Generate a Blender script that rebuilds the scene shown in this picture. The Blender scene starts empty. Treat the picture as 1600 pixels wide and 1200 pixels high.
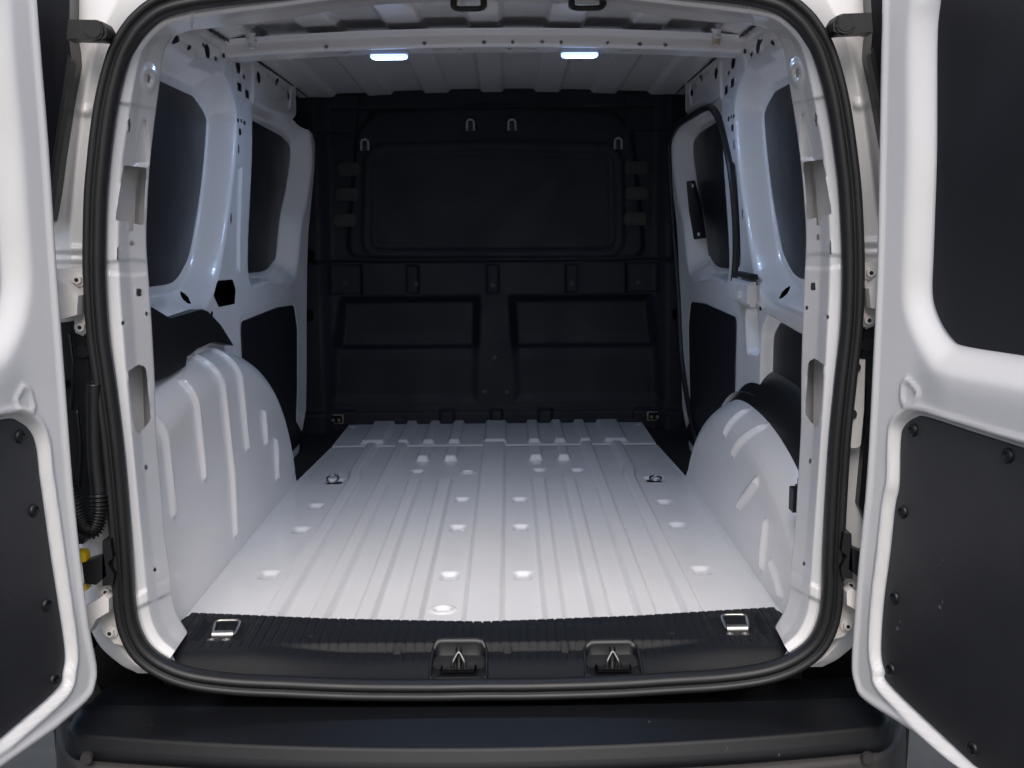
import bpy, bmesh, math
import numpy as np
from mathutils import Vector, Matrix

# ------------------------------------------------------------------ camera, world, light, exposure
sc = bpy.context.scene
FOC = 1696.0                                   # focal length in photo pixels (1600 wide)
_p, _y, _r = [math.radians(a) for a in (8.37, 0.1265, -0.4983)]
FW = np.array([math.sin(_y)*math.cos(_p), math.cos(_y)*math.cos(_p), -math.sin(_p)])
RI = np.array([math.cos(_y), -math.sin(_y), 0.0])
UP = np.cross(RI, FW)
RI, UP = math.cos(_r)*RI + math.sin(_r)*UP, -math.sin(_r)*RI + math.cos(_r)*UP
CAM = np.array([0.0557, -1.96, 0.76])
cd = bpy.data.cameras.new('camera'); cam = bpy.data.objects.new('camera', cd)
sc.collection.objects.link(cam); sc.camera = cam
cd.sensor_width = 36.0; cd.lens = 36.0*FOC/1600.0; cd.clip_start = 0.05; cd.clip_end = 500
cam.matrix_world = Matrix(((RI[0], UP[0], -FW[0], CAM[0]), (RI[1], UP[1], -FW[1], CAM[1]),
                           (RI[2], UP[2], -FW[2], CAM[2]), (0, 0, 0, 1)))
w = bpy.data.worlds.new('World'); sc.world = w; w.use_nodes = True
nt = w.node_tree; bg = nt.nodes['Background']
sky = nt.nodes.new('ShaderNodeTexSky'); sky.sky_type = 'NISHITA'; sky.sun_disc = False
SUN_EL, SUN_AZ = math.radians(48), math.radians(180)     # sun behind the photographer
sky.sun_elevation = SUN_EL; sky.sun_rotation = SUN_AZ
sky.air_density = 1.0; sky.dust_density = 3.0; sky.ozone_density = 1.0
nt.links.new(sky.outputs[0], bg.inputs[0]); bg.inputs[1].default_value = 0.10
sl = bpy.data.lights.new('sun', 'SUN'); sl.energy = 1.5; sl.angle = math.radians(45); sl.color = (1.0, 0.985, 0.965)
so = bpy.data.objects.new('sun', sl); sc.collection.objects.link(so); so.location = (0, -6, 6)
so.rotation_euler = (math.pi/2 - SUN_EL, 0, 0)           # shines towards +y and down
vs = sc.view_settings; vs.view_transform = 'Standard'; vs.look = 'None'; vs.gamma = 1.0; vs.use_curve_mapping = False
vs.exposure = 0.66
sc.cycles.max_bounces = 10; sc.cycles.diffuse_bounces = 6; sc.cycles.use_denoising = True

# ------------------------------------------------------------------ pixel -> place helpers
def ray(px, py): return FW + RI*(px-800)/FOC - UP*(py-600)/FOC
def on(px, py, ax, val):
    d = ray(px, py); i = 'xyz'.index(ax); return CAM + d*(val-CAM[i])/d[i]
def onfn(px, py, fn, side):                     # meet a side wall given by x = side*fn(y,z)
    x = 0.66
    for _ in range(14):
        P = on(px, py, 'x', side*x); x = 0.5*x + 0.5*float(fn(np.array(P[1]), np.array(P[2])))
    return on(px, py, 'x', side*x)

# ------------------------------------------------------------------ materials
def mat(name, col, rough=0.4, metal=0.0, coat=0.0, bump=0.0, bscale=200.0, dirt=0.0, dirtcol=(0.3, 0.26, 0.22), dscale=5.0,
        rvar=0.0, spec=0.5, emit=None, estr=0.0, scratch=0.0, streak=0.0):
    m = bpy.data.materials.new(name); m.use_nodes = True
    n = m.node_tree.nodes; L = m.node_tree.links; b = n['Principled BSDF']
    b.inputs['Base Color'].default_value = (*col, 1); b.inputs['Roughness'].default_value = rough
    b.inputs['Metallic'].default_value = metal; b.inputs['Coat Weight'].default_value = coat
    b.inputs['Coat Roughness'].default_value = 0.08; b.inputs['Specular IOR Level'].default_value = spec
    tc = n.new('ShaderNodeTexCoord')
    if bump:
        t = n.new('ShaderNodeTexNoise'); t.inputs['Scale'].default_value = bscale; t.inputs['Detail'].default_value = 3
        L.new(tc.outputs['Object'], t.inputs['Vector'])
        bp = n.new('ShaderNodeBump'); bp.inputs['Strength'].default_value = bump; bp.inputs['Distance'].default_value = 0.002
        L.new(t.outputs['Fac'], bp.inputs['Height']); L.new(bp.outputs[0], b.inputs['Normal'])
        if coat: L.new(bp.outputs[0], b.inputs['Coat Normal'])
    last = None
    if dirt:
        t = n.new('ShaderNodeTexNoise'); t.inputs['Scale'].default_value = dscale; t.inputs['Detail'].default_value = 8
        t.inputs['Roughness'].default_value = 0.65
        L.new(tc.outputs['Object'], t.inputs['Vector'])
        r = n.new('ShaderNodeMapRange'); r.inputs[1].default_value = 0.42; r.inputs[2].default_value = 0.78
        r.inputs[3].default_value = 0; r.inputs[4].default_value = dirt
        L.new(t.outputs['Fac'], r.inputs[0])
        mx = n.new('ShaderNodeMix'); mx.data_type = 'RGBA'
        mx.inputs[6].default_value = (*col, 1); mx.inputs[7].default_value = (*dirtcol, 1)
        L.new(r.outputs[0], mx.inputs[0]); last = mx.outputs[2]
    if scratch:                                  # small scattered marks and specks
        t = n.new('ShaderNodeTexVoronoi'); t.inputs['Scale'].default_value = 34; t.inputs['Randomness'].default_value = 1
        nz = n.new('ShaderNodeTexNoise'); nz.inputs['Scale'].default_value = 60; nz.inputs['Detail'].default_value = 2
        L.new(tc.outputs['Object'], nz.inputs['Vector'])
        va = n.new('ShaderNodeVectorMath'); va.operation = 'MULTIPLY_ADD'; va.inputs[1].default_value = (0.02, 0.02, 0.02)
        L.new(nz.outputs['Color'], va.inputs[0]); L.new(tc.outputs['Object'], va.inputs[2]); L.new(va.outputs[0], t.inputs['Vector'])
        r = n.new('ShaderNodeMapRange'); r.inputs[1].default_value = 0.10; r.inputs[2].default_value = 0.05
        r.inputs[3].default_value = 0; r.inputs[4].default_value = scratch
        L.new(t.outputs['Distance'], r.inputs[0])
        g = n.new('ShaderNodeMath'); g.operation = 'GREATER_THAN'; g.inputs[1].default_value = 0.80
        sp = n.new('ShaderNodeSeparateColor'); L.new(t.outputs['Color'], sp.inputs[0]); L.new(sp.outputs[0], g.inputs[0])
        mm = n.new('ShaderNodeMath'); mm.operation = 'MULTIPLY'; L.new(g.outputs[0], mm.inputs[0]); L.new(r.outputs[0], mm.inputs[1])
        mx = n.new('ShaderNodeMix'); mx.data_type = 'RGBA'; mx.inputs[6].default_value = (*col, 1)
        mx.inputs[7].default_value = (*dirtcol, 1)
        if last: L.new(last, mx.inputs[6])
        L.new(mm.outputs[0], mx.inputs[0]); last = mx.outputs[2]
    if streak:                                   # rubbed scuffs running along the load direction
        mp = n.new('ShaderNodeMapping'); mp.inputs['Scale'].default_value = (5, 1.6, 3); L.new(tc.outputs['Object'], mp.inputs['Vector'])
        t = n.new('ShaderNodeTexNoise'); t.inputs['Scale'].default_value = 1.5; t.inputs['Detail'].default_value = 4; t.inputs['Roughness'].default_value = 0.55
        L.new(mp.outputs[0], t.inputs['Vector'])
        r = n.new('ShaderNodeMapRange'); r.inputs[1].default_value = 0.45; r.inputs[2].default_value = 0.85; r.inputs[3].default_value = 0; r.inputs[4].default_value = streak
        L.new(t.outputs['Fac'], r.inputs[0])
        mx = n.new('ShaderNodeMix'); mx.data_type = 'RGBA'; mx.inputs[7].default_value = (0.5, 0.46, 0.43, 1)
        L.new(last, mx.inputs[6]); L.new(r.outputs[0], mx.inputs[0]); last = mx.outputs[2]
    if last: L.new(last, b.inputs['Base Color'])
    if rvar:
        t = n.new('ShaderNodeTexNoise'); t.inputs['Scale'].default_value = 7; t.inputs['Detail'].default_value = 6
        L.new(tc.outputs['Object'], t.inputs['Vector'])
        r = n.new('ShaderNodeMapRange'); r.inputs[1].default_value = 0.3; r.inputs[2].default_value = 0.7
        r.inputs[3].default_value = max(0.02, rough-rvar); r.inputs[4].default_value = rough+rvar
        L.new(t.outputs['Fac'], r.inputs[0]); L.new(r.outputs[0], b.inputs['Roughness'])
    if emit:
        b.inputs['Emission Color'].default_value = (*emit, 1); b.inputs['Emission Strength'].default_value = estr
    return m
M = {}
M['paint'] = mat('white_paint', (0.775, 0.758, 0.752), 0.27, coat=0.5, bump=0.02, bscale=60)
M['floor'] = mat('white_floor_paint', (0.74, 0.735, 0.745), 0.26, coat=0.45, bump=0.03, bscale=45, dirt=0.16, dirtcol=(0.55, 0.49, 0.44), dscale=2.6, scratch=0.6, streak=0.14)
M['cast'] = mat('painted_casting', (0.66, 0.63, 0.6), 0.42, bump=0.2, bscale=160, dirt=0.4, dirtcol=(0.4, 0.36, 0.32), dscale=14)
M['dark'] = mat('dark_blanking_panel', (0.013, 0.0132, 0.0155), 0.36, bump=0.04, bscale=300, rvar=0.05)
M['board'] = mat('dark_hardboard', (0.019, 0.0195, 0.023), 0.42, bump=0.05, bscale=260, scratch=0.8, dirtcol=(0.16, 0.16, 0.16), dirt=0.12, dscale=3.0)
M['wallboard'] = mat('dark_wall_board', (0.005, 0.006, 0.009), 0.45, bump=0.05, bscale=260)
M['bulk'] = mat('bulkhead_plastic', (0.0068, 0.0082, 0.0145), 0.62, bump=0.15, bscale=700, spec=0.35, rvar=0.08)
M['plastic'] = mat('black_plastic', (0.005, 0.0055, 0.0065), 0.42, bump=0.1, bscale=600)
M['gloss'] = mat('black_gloss', (0.007, 0.007, 0.009), 0.2, coat=0.15)
M['sill'] = mat('sill_plastic', (0.005, 0.0054, 0.007), 0.5, bump=0.4, bscale=900, spec=0.3)
M['rubber'] = mat('rubber_seal', (0.009, 0.009, 0.010), 0.48, bump=0.06, bscale=40, rvar=0.06)
M['bumper'] = mat('bumper_plastic', (0.0045, 0.005, 0.0065), 0.42, bump=0.12, bscale=900, spec=0.28, scratch=0.5, dirtcol=(0.12, 0.12, 0.12))
M['bumperlow'] = mat('grained_bumper_plastic', (0.032, 0.029, 0.027), 0.55, bump=0.4, bscale=900)
M['metal'] = mat('zinc_metal', (0.42, 0.41, 0.39), 0.3, metal=1.0, bump=0.1, bscale=120, rvar=0.08)
M['steel'] = mat('dark_steel', (0.16, 0.155, 0.15), 0.35, metal=1.0)
M['hook'] = mat('hook_metal', (0.3, 0.31, 0.34), 0.4, metal=0.6)
M['yellow'] = mat('yellow_plastic', (0.75, 0.5, 0.01), 0.4)
M['cream'] = mat('cream_connector', (0.6, 0.5, 0.36), 0.5)
M['led'] = mat('led_lens', (0.7, 0.8, 1.0), 0.2, emit=(0.36, 0.54, 1.0), estr=1.3)
M['ledcore'] = mat('led_core', (0.8, 0.9, 1.0), 0.2, emit=(0.62, 0.82, 1.0), estr=9.0)
M['lampbody'] = mat('lamp_housing', (0.6, 0.66, 0.75), 0.3)
M['ground'] = mat('paving', (0.05, 0.053, 0.053), 0.8, bump=0.6, bscale=120, dirt=0.6, dirtcol=(0.12, 0.12, 0.12), dscale=3)
M['hole'] = mat('dark_cavity', (0.01, 0.01, 0.012), 0.7)

# ------------------------------------------------------------------ mesh helpers
van = bpy.data.objects.new('cargo_van', None); sc.collection.objects.link(van)
van['label'] = 'white cargo van with both rear doors open showing its empty load space'
van['category'] = 'van'

def link(name, me, material, parent, smooth=True, label=None):
    me.materials.append(M[material])
    if smooth and len(me.polygons): me.polygons.foreach_set('use_smooth', [True]*len(me.polygons))
    o = bpy.data.objects.new(name, me); sc.collection.objects.link(o); o.parent = parent
    if label: o['label'] = label
    return o
def pyd(name, v, f, material, parent, smooth=True, label=None):
    me = bpy.data.meshes.new(name); me.from_pydata([tuple(map(float, p)) for p in v], [], [tuple(map(int, q)) for q in f])
    me.validate(); me.update()
    return link(name, me, material, parent, smooth, label)
def bmo(name, bm, material, parent, smooth=False, label=None, bevel=0.0, seg=2):
    if bevel:
        bmesh.ops.bevel(bm, geom=[e for e in bm.edges if len(e.link_faces) == 2 and e.calc_face_angle(0) > 0.5], offset=bevel, segments=seg,
                        affect='EDGES', clamp_overlap=True)
    bmesh.ops.recalc_face_normals(bm, faces=bm.faces)
    me = bpy.data.meshes.new(name); bm.to_mesh(me); bm.free()
    o = link(name, me, material, parent, False, label)
    if smooth or bevel:
        me.polygons.foreach_set('use_smooth', [True]*len(me.polygons))
        try: me.set_sharp_from_angle(angle=math.radians(40))
        except Exception: pass
    return o
def fillet(poly, r, k=6):
    out = []; n = len(poly); P = [np.array(p, float) for p in poly]
    for i in range(n):
        a, b, c = P[i-1], P[i], P[(i+1) % n]
        u = a-b; v = c-b; lu, lv = np.linalg.norm(u), np.linalg.norm(v); u /= lu; v /= lv
        cosA = np.clip(u@v, -0.999, 0.999); ang = math.acos(cosA)
        t = min(r/math.tan(ang/2), 0.48*lu, 0.48*lv)
        if ang > 3.0 or t < 1e-6: out.append(b); continue
        s, e = b+u*t, b+v*t
        for j in range(k+1):
            q = j/k; out.append((1-q)**2*s + 2*q*(1-q)*b + q*q*e)
    return np.array(out)
def sdf(poly, U, V):
    poly = np.asarray(poly, float); d = np.full(U.shape, 1e9); ins = np.zeros(U.shape, bool)
    n = len(poly)
    for i in range(n):
        a, b = poly[i-1], poly[i]; e = b-a; L2 = e@e
        if L2 < 1e-14: continue
        wu, wv = U-a[0], V-a[1]; t = np.clip((wu*e[0]+wv*e[1])/L2, 0, 1)
        d = np.minimum(d, (wu-t*e[0])**2+(wv-t*e[1])**2)
        cnd = ((a[1] <= V) & (b[1] > V)) | ((b[1] <= V) & (a[1] > V))
        with np.errstate(divide='ignore', invalid='ignore'):
            xi = a[0]+(V-a[1])/(b[1]-a[1] if b[1] != a[1] else 1e-12)*e[0]
        ins ^= cnd & (U < xi)
    d = np.sqrt(d); return np.where(ins, -d, d)
def ss(x, a=0.0, b=1.0):
    t = np.clip((x-a)/(b-a), 0, 1); return t*t*(3-2*t)
def ell(c, rx, ry, n=16): return np.array([(c[0]+rx*math.cos(2*math.pi*i/n), c[1]+ry*math.sin(2*math.pi*i/n)) for i in range(n)])
def rect(cx, cy, w, h): return np.array([(cx-w/2, cy-h/2), (cx+w/2, cy-h/2), (cx+w/2, cy+h/2), (cx-w/2, cy+h/2)])

def cut(U, V, cell, holes, outline=None):
    """snap grid vertices to hole edges; returns moved U,V and a keep mask for faces"""
    keep = np.ones((U.shape[0]-1, U.shape[1]-1), bool)
    lst = [(h, 1) for h in holes] + ([(outline, -1)] if outline is not None else [])
    for poly, sgn in lst:
        poly = np.asarray(poly, float)
        lo, hi = poly.min(0)-3*cell, poly.max(0)+3*cell
        if sgn > 0:
            msk = (U >= lo[0]) & (U <= hi[0]) & (V >= lo[1]) & (V <= hi[1])
            ii = np.where(msk.any(1))[0]; jj = np.where(msk.any(0))[0]
            if len(ii) < 2 or len(jj) < 2: continue
            sl_ = (slice(ii[0], ii[-1]+1), slice(jj[0], jj[-1]+1))
        else: sl_ = (slice(None), slice(None))
        u, v = U[sl_], V[sl_]; e = cell*0.02
        for _ in range(2):
            d = sdf(poly, u, v)
            gu = (sdf(poly, u+e, v)-sdf(poly, u-e, v))/(2*e); gv = (sdf(poly, u, v+e)-sdf(poly, u, v-e))/(2*e)
            near = np.abs(d) < 0.62*cell
            if _ == 0: near0 = near
            u = np.where(near0, u-d*gu, u); v = np.where(near0, v-d*gv, v)
        U[sl_] = u; V[sl_] = v
        d = sdf(poly, u, v)*sgn; d = np.where(near0, 0, d)
        mx = np.maximum(np.maximum(d[:-1, :-1], d[1:, :-1]), np.maximum(d[:-1, 1:], d[1:, 1:]))
        mn = np.minimum(np.minimum(d[:-1, :-1], d[1:, :-1]), np.minimum(d[:-1, 1:], d[1:, 1:]))
        cu = 0.25*(u[:-1, :-1]+u[1:, :-1]+u[:-1, 1:]+u[1:, 1:]); cv = 0.25*(v[:-1, :-1]+v[1:, :-1]+v[:-1, 1:]+v[1:, 1:])
        ci = sdf(poly, cu, cv)*sgn
        k = keep[(sl_[0].start and slice(sl_[0].start, sl_[0].stop-1)) or slice(0, (sl_[0].stop or U.shape[0])-1),
                 (sl_[1].start and slice(sl_[1].start, sl_[1].stop-1)) or slice(0, (sl_[1].stop or U.shape[1])-1)]
        k &= ~((mx <= 1e-9) & (ci < 0))
    return U, V, keep
def grid_obj(name, P, keep, material, parent, label=None, flip=False):
    nu, nv = P.shape[:2]; idx = np.arange(nu*nv).reshape(nu, nv)
    q = np.stack([idx[:-1, :-1], idx[1:, :-1], idx[1:, 1:], idx[:-1, 1:]], -1)
    q = q[keep] if keep is not None else q.reshape(-1, 4)
    if flip: q = q[:, ::-1]
    used = np.unique(q); remap = np.full(nu*nv, -1); remap[used] = np.arange(len(used)); q = remap[q]
    v = P.reshape(-1, 3)[used]
    me = bpy.data.meshes.new(name)
    me.vertices.add(len(v)); me.vertices.foreach_set('co', v.astype(np.float32).ravel())
    me.loops.add(q.size); me.loops.foreach_set('vertex_index', q.astype(np.int32).ravel())
    me.polygons.add(len(q)); me.polygons.foreach_set('loop_start', np.arange(0, q.size, 4, dtype=np.int32))
    me.update(calc_edges=True); me.validate()
    return link(name, me, material, parent, True, label)
def hsheet(name, u, v, cell, fn, material, parent, holes=(), outline=None, label=None, flip=False):
    nu = max(2, int(round((u[1]-u[0])/cell))+1); nv = max(2, int(round((v[1]-v[0])/cell))+1)
    U, V = np.meshgrid(np.linspace(u[0], u[1], nu), np.linspace(v[0], v[1], nv), indexing='ij')
    U, V, keep = cut(U, V, cell, holes, outline)
    return grid_obj(name, fn(U, V), keep, material, parent, label, flip)
def poly_panel(name, poly, fn, thick, material, parent, label=None, cell=0.02, edge=0.002):
    """a panel with the outline poly lying on fn(U,V,offset); slightly rounded rim"""
    poly = np.asarray(poly, float); bm = bmesh.new()
    cen = poly.mean(0); n = len(poly)
    d = poly-cen; L = np.linalg.norm(d, axis=1, keepdims=True)
    rings = [(poly, -thick), (poly, -edge), (poly-d/L*edge, 0.0)]
    for k in (0.75, 0.5, 0.25): rings.append((cen+(poly-cen)*k, 0.0))
    vr = []
    for pl, off in rings:
        Q = fn(pl[:, 0], pl[:, 1], off); vr.append([bm.verts.new(tuple(map(float, p))) for p in Q])
    for a, b in zip(vr[:-1], vr[1:]):
        for i in range(n): bm.faces.new((a[i-1], a[i], b[i], b[i-1]))
    c = bm.verts.new(tuple(map(float, fn(np.array([cen[0]]), np.array([cen[1]]), 0.0)[0])))
    for i in range(n): bm.faces.new((vr[-1][i-1], vr[-1][i], c))
    o = bmo(name, bm, material, parent, True, label); return o
def box(bm, c, s, rot=None):
    r = bmesh.ops.create_cube(bm, size=1); vs_ = r['verts']
    for v in vs_:
        p = Vector((v.co.x*s[0], v.co.y*s[1], v.co.z*s[2]))
        if rot is not None: p = rot @ p
        v.co = p + Vector(c)
    return vs_
def cyl(bm, a, b, r1, r2=None, n=16, caps=True):
    a, b = Vector(a), Vector(b); d = b-a; q = d.to_track_quat('Z', 'Y').to_matrix()
    r = bmesh.ops.create_cone(bm, cap_ends=caps, segments=n, radius1=r1, radius2=r1 if r2 is None else r2, depth=d.length)
    for v in r['verts']: v.co = q @ v.co + (a+b)/2
    return r['verts']
def crom(pts, n, closed=False):
    P = np.array(pts, float); m = len(P)
    if closed: Q = np.concatenate([P[-1:], P, P[:2]]); seg = m
    else: Q = np.concatenate([2*P[:1]-P[1:2], P, 2*P[-1:]-P[-2:-1]]); seg = m-1
    T = np.linspace(0, seg, n, endpoint=not closed); out = []
    for t in T:
        i = min(int(t), seg-1); f = t-i; a, b, c, d = Q[i], Q[i+1], Q[i+2], Q[i+3]
        out.append(0.5*((2*b)+(-a+c)*f+(2*a-5*b+4*c-d)*f*f+(-a+3*b-3*c+d)*f**3))
    return np.array(out)
def tube(name, pts, rad, material, parent, n=10, closed=False, label=None):
    pts = np.asarray(pts, float); m = len(pts); rad = np.broadcast_to(rad, (m,))
    T = np.gradient(pts, axis=0)
    if closed: T = np.roll(pts, -1, 0)-np.roll(pts, 1, 0)
    T /= np.linalg.norm(T, axis=1, keepdims=True)+1e-12
    up = np.array([0, 0, 1.0]) if abs(T[0][2]) < 0.9 else np.array([1.0, 0, 0])
    N = [np.cross(T[0], up)]; N[0] /= np.linalg.norm(N[0])
    for i in range(1, m):
        v = N[-1]-T[i]*(N[-1]@T[i]); N.append(v/np.linalg.norm(v))
    v, f = [], []
    for i in range(m):
        B = np.cross(T[i], N[i])
        for k in range(n):
            a = 2*math.pi*k/n; v.append(pts[i]+rad[i]*(math.cos(a)*N[i]+math.sin(a)*B))
    for i in range(m if closed else m-1):
        j = (i+1) % m
        for k in range(n): f.append((i*n+k, i*n+(k+1) % n, j*n+(k+1) % n, j*n+k))
    if not closed: f.append(tuple(range(n))[::-1]); f.append(tuple((m-1)*n+k for k in range(n)))
    return pyd(name, v, f, material, parent, True, label)
def sweep(name, path, prof, material, parent, closed=True, label=None):
    """profile (n outward, y) swept along a loop in x-z; path rows are x,y,z"""
    P = np.asarray(path, float); m = len(P); T = np.roll(P, -1, 0)-np.roll(P, 1, 0)
    if not closed: T = np.gradient(P, axis=0)
    T[:, 1] = 0; T /= np.linalg.norm(T, axis=1, keepdims=True)
    N = np.stack([T[:, 2], T[:, 1]*0, -T[:, 0]], -1)
    k = len(prof); v = []; f = []
    for i in range(m):
        for a, b in prof: v.append(P[i]+N[i]*a+np.array([0, b, 0]))
    for i in range(m if closed else m-1):
        j = (i+1) % m
        for q in range(k): f.append((i*k+q, i*k+(q+1) % k, j*k+(q+1) % k, j*k+q))
    return pyd(name, v, f, material, parent, True, label)
def prism(name, poly3, depth, material, parent, bevel=0.0, label=None, smooth=False):
    """extrude a 3-D polygon by the vector depth"""
    bm = bmesh.new(); a = [bm.verts.new(tuple(map(float, p))) for p in poly3]
    b = [bm.verts.new(tuple(map(float, np.array(p)+np.array(depth)))) for p in poly3]; n = len(a)
    bm.faces.new(a); bm.faces.new(b[::-1])
    for i in range(n): bm.faces.new((a[i-1], b[i-1], b[i], a[i]))
    return bmo(name, bm, material, parent, smooth, label, bevel)
def mir(P): Q = np.array(P, float).copy(); Q[..., 0] *= -1; return Q

# ------------------------------------------------------------------ ground
gr = pyd('ground', [(-60, -60, -0.58), (60, -60, -0.58), (60, 60, -0.58), (-60, 60, -0.58)], [(0, 1, 2, 3)], 'ground', None, False)
gr['kind'] = 'structure'; gr['label'] = 'grey paving under the van'; gr['category'] = 'ground'

# ------------------------------------------------------------------ outer shell of the van
LY = 2.17                                       # bulkhead distance from the rear edge of the floor
def ring(yy, hw, zt, zb, tum):
    return [(-hw, yy, zb), (-hw-0.02, yy, 0.35), (-hw+tum*0.4, yy, 0.85), (-hw+tum, yy, zt-0.12), (-hw+tum+0.09, yy, zt-0.02), (-0.3, yy, zt+0.01),
            (0.3, yy, zt+0.01), (hw-tum-0.09, yy, zt-0.02), (hw-tum, yy, zt-0.12), (hw-tum*0.4, yy, 0.85), (hw+0.02, yy, 0.35), (hw, yy, zb)]
rs = [ring(-0.09, 0.775, 1.27, -0.42, 0.11), ring(0.2, 0.80, 1.31, -0.42, 0.1), ring(1.2, 0.83, 1.35, -0.42, 0.1), ring(2.5, 0.84, 1.36, -0.42, 0.1)]
v = [p for r in rs for p in r]; f = []
for i in range(3):
    for k in range(12): f.append((i*12+k, i*12+(k+1) % 12, (i+1)*12+(k+1) % 12, (i+1)*12+k))
f.append(tuple(36+k for k in range(12)))
shell = pyd('body_shell', v, f, 'paint', van, False)

# ------------------------------------------------------------------ floor
BANDS = [(-0.037, 0.037), (0.12, 0.158), (0.2125, 0.2485), (0.3025, 0.338), (0.395, 0.43)]
dimp_px = [(493, 791), (470, 828), (420, 898), (722, 781), (715, 825), (702, 900), (652, 737),
           (1038, 785), (1059, 821), (1096, 891), (812, 781), (814, 824), (817, 899), (843, 735), (902, 735)]
dimples = [on(*q, 'z', 0.0)[:2] for q in dimp_px]
plugs = [on(731, 738, 'z', 0.0)[:2], on(692, 953, 'z', 0.0)[:2]]
def trap(a, lo, hi, sl): return ss(a, lo-sl/2, lo+sl/2)*(1-ss(a, hi-sl/2, hi+sl/2))
def floor_z(X, Y):
    z = np.zeros(X.shape)
    for i, (a, b) in enumerate(BANDS):
        if i == 0: r = trap(X, a, b, 0.007); e = 1.0
        else:
            r = trap(np.abs(X), a, b, 0.007); e = 1.0
            if i in (1, 2): e = 1-ss(Y, 1.20, 1.225)+trap(Y, 1.50, 1.67, 0.03)
            if i == 4: r = trap(np.abs(X)-0.012*ss(Y, 1.2, 1.36), a, b, 0.009)
        z = z+0.016*r*e
    z = z+0.004*ss(np.abs(X), 0.568, 0.59)
    for cx, cy in dimples:
        d = np.maximum(np.abs(X-cx)/0.021, np.abs(Y-cy)/0.03); d2 = np.sqrt((np.abs((X-cx)/0.021)**4+np.abs((Y-cy)/0.03)**4)**0.5)
        z = z-0.0075*(1-ss(d2, 0.45, 1.08))
    for cx, cy in plugs:
        r = np.hypot(X-cx, Y-cy); z = z+0.003*trap(r, 0.017, 0.024, 0.004)-0.004*(1-ss(r, 0.010, 0.017))+0.003*(1-ss(r, 0.003, 0.007))
    for s in (-1, 1):                            # wells of the lashing eyes
        c = LASH[s]; d2 = np.sqrt((np.abs((X-c[0])/0.03)**4+np.abs((Y-c[1])/0.035)**4)**0.5); z = z-0.012*(1-ss(d2, 0.75, 1.05))
    return z
LASH = {-1: on(522, 752, 'z', 0.0)[:2], 1: on(1022, 749, 'z', 0.0)[:2]}
Yedge = lambda y: 0.6 - 0.05*ss(y, 1.22, 1.27)
oln = [(-0.62, -0.12), (-0.585, -0.12), (-0.555, 0.045), (-0.3, 0.018), (0, 0.0), (0.3, 0.018), (0.555, 0.045), (0.585, -0.12), (0.62, -0.12), (0.62, 1.225), (0.585, 1.235), (0.566, 1.73), (-0.566, 1.73), (-0.585, 1.225), (-0.62, 1.215)]
floor = hsheet('cargo_floor', (-0.63, 0.63), (-0.12, 1.75), 0.0042, lambda U, V: np.stack([U, V, floor_z(U, V)], -1), 'floor', van,
               outline=oln, label='white ribbed metal floor with stamped dimples')
FB = [(-0.035, 0.041), (0.12, 0.16), (0.212, 0.249), (0.301, 0.338), (0.387, 0.466)]
def front_z(X, Y):
    z = np.full(X.shape, 0.006)
    for i, (a, b) in enumerate(FB):
        z = z+0.012*(trap(X, a, b, 0.008) if i == 0 else trap(np.abs(X), a, b, 0.008))*ss(Y, 1.745, 1.775)
    z = z - 0.004*(1-ss(Y, 1.722, 1.732))
    for s in (-1, 1):
        r = np.hypot(X-s*0.54, Y-2.08); z = z+0.004*(1-ss(r, 0.008, 0.013))
    return z
hsheet('floor_front_panel', (-0.56, 0.56), (1.715, 2.16), 0.0045, lambda U, V: np.stack([U, V, front_z(U, V)], -1), 'floor', van)
for s in (-1, 1):                                # dark wells beside the front floor
    bm = bmesh.new(); box(bm, (s*0.70, 1.70, -0.06), (0.31, 0.96, 0.08)); bmo('step_well', bm, 'hole', van)
# lashing eyes in the floor
for s in (-1, 1):
    c = LASH[s]; bm = bmesh.new(); box(bm, (c[0], c[1], -0.008), (0.044, 0.05, 0.004))
    e = bmo('floor_lashing_eye', bm, 'gloss', floor, bevel=0.0015)
    th = np.linspace(0, 2*math.pi, 24, endpoint=False)
    tilt = 0.5 if s < 0 else 0.15
    tube('ring', [(c[0]+0.017*math.cos(t)+0.004*s, c[1]+0.02*math.sin(t), 0.002+tilt*0.02*(1+math.sin(t))*0.6) for t in th], 0.0032, 'metal', floor, 8, True)

# ------------------------------------------------------------------ side walls
def xb(y, z):
    T = ss(z, 0.62, 1.06)
    return 0.676-0.018*ss(y, 1.75, 2.12)-0.022*T*(1-np.clip((y-0.5)/1.4, 0, 1))-0.010*T-0.02*np.clip((0.9-y)/0.9, 0, 1)
def xw(y, z): return 0.738-0.022*ss(z, 0.62, 1.08)
def PY(pts, x): return [tuple((on(a, b, 'x', x) if x else onfn(a, b, xw, -1))[1:]) for a, b in pts]
XW = 0.735
rw = PY([(300, 150), (318, 178), (320, 205), (310, 310), (296, 390), (283, 423), (267, 442), (236, 448)], None); rw = [tuple(p) for p in crom(rw, 40)]
zt, zb_ = rw[0][1], rw[-1][1]
rear_win = [(0.14, zt+0.01)]+rw+[(0.14, zb_)]
rear_win = fillet(rear_win, 0.03, 4)
fwn = PY([(440, 213), (452, 233), (446, 290), (437, 333), (430, 397), (425, 410), (413, 423), (385, 427)], None); fwn = [tuple(p) for p in crom(fwn, 40)]
front_win = fillet([(1.17, fwn[0][1]+0.02)]+fwn+[(1.13, fwn[-1][1]-0.004)], 0.04, 4)
XT = 0.678
lowp = fillet(PY([(375, 503), (433, 480), (458, 477), (463, 513), (463, 613), (461, 665)], -XT)+[(1.86, 0.012), (1.0, 0.012)], 0.03)
lowr = fillet([(0.05, 0.05), (0.05, 0.50), (0.60, 0.525), (0.66, 0.49), (0.66, 0.05)], 0.04)
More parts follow.
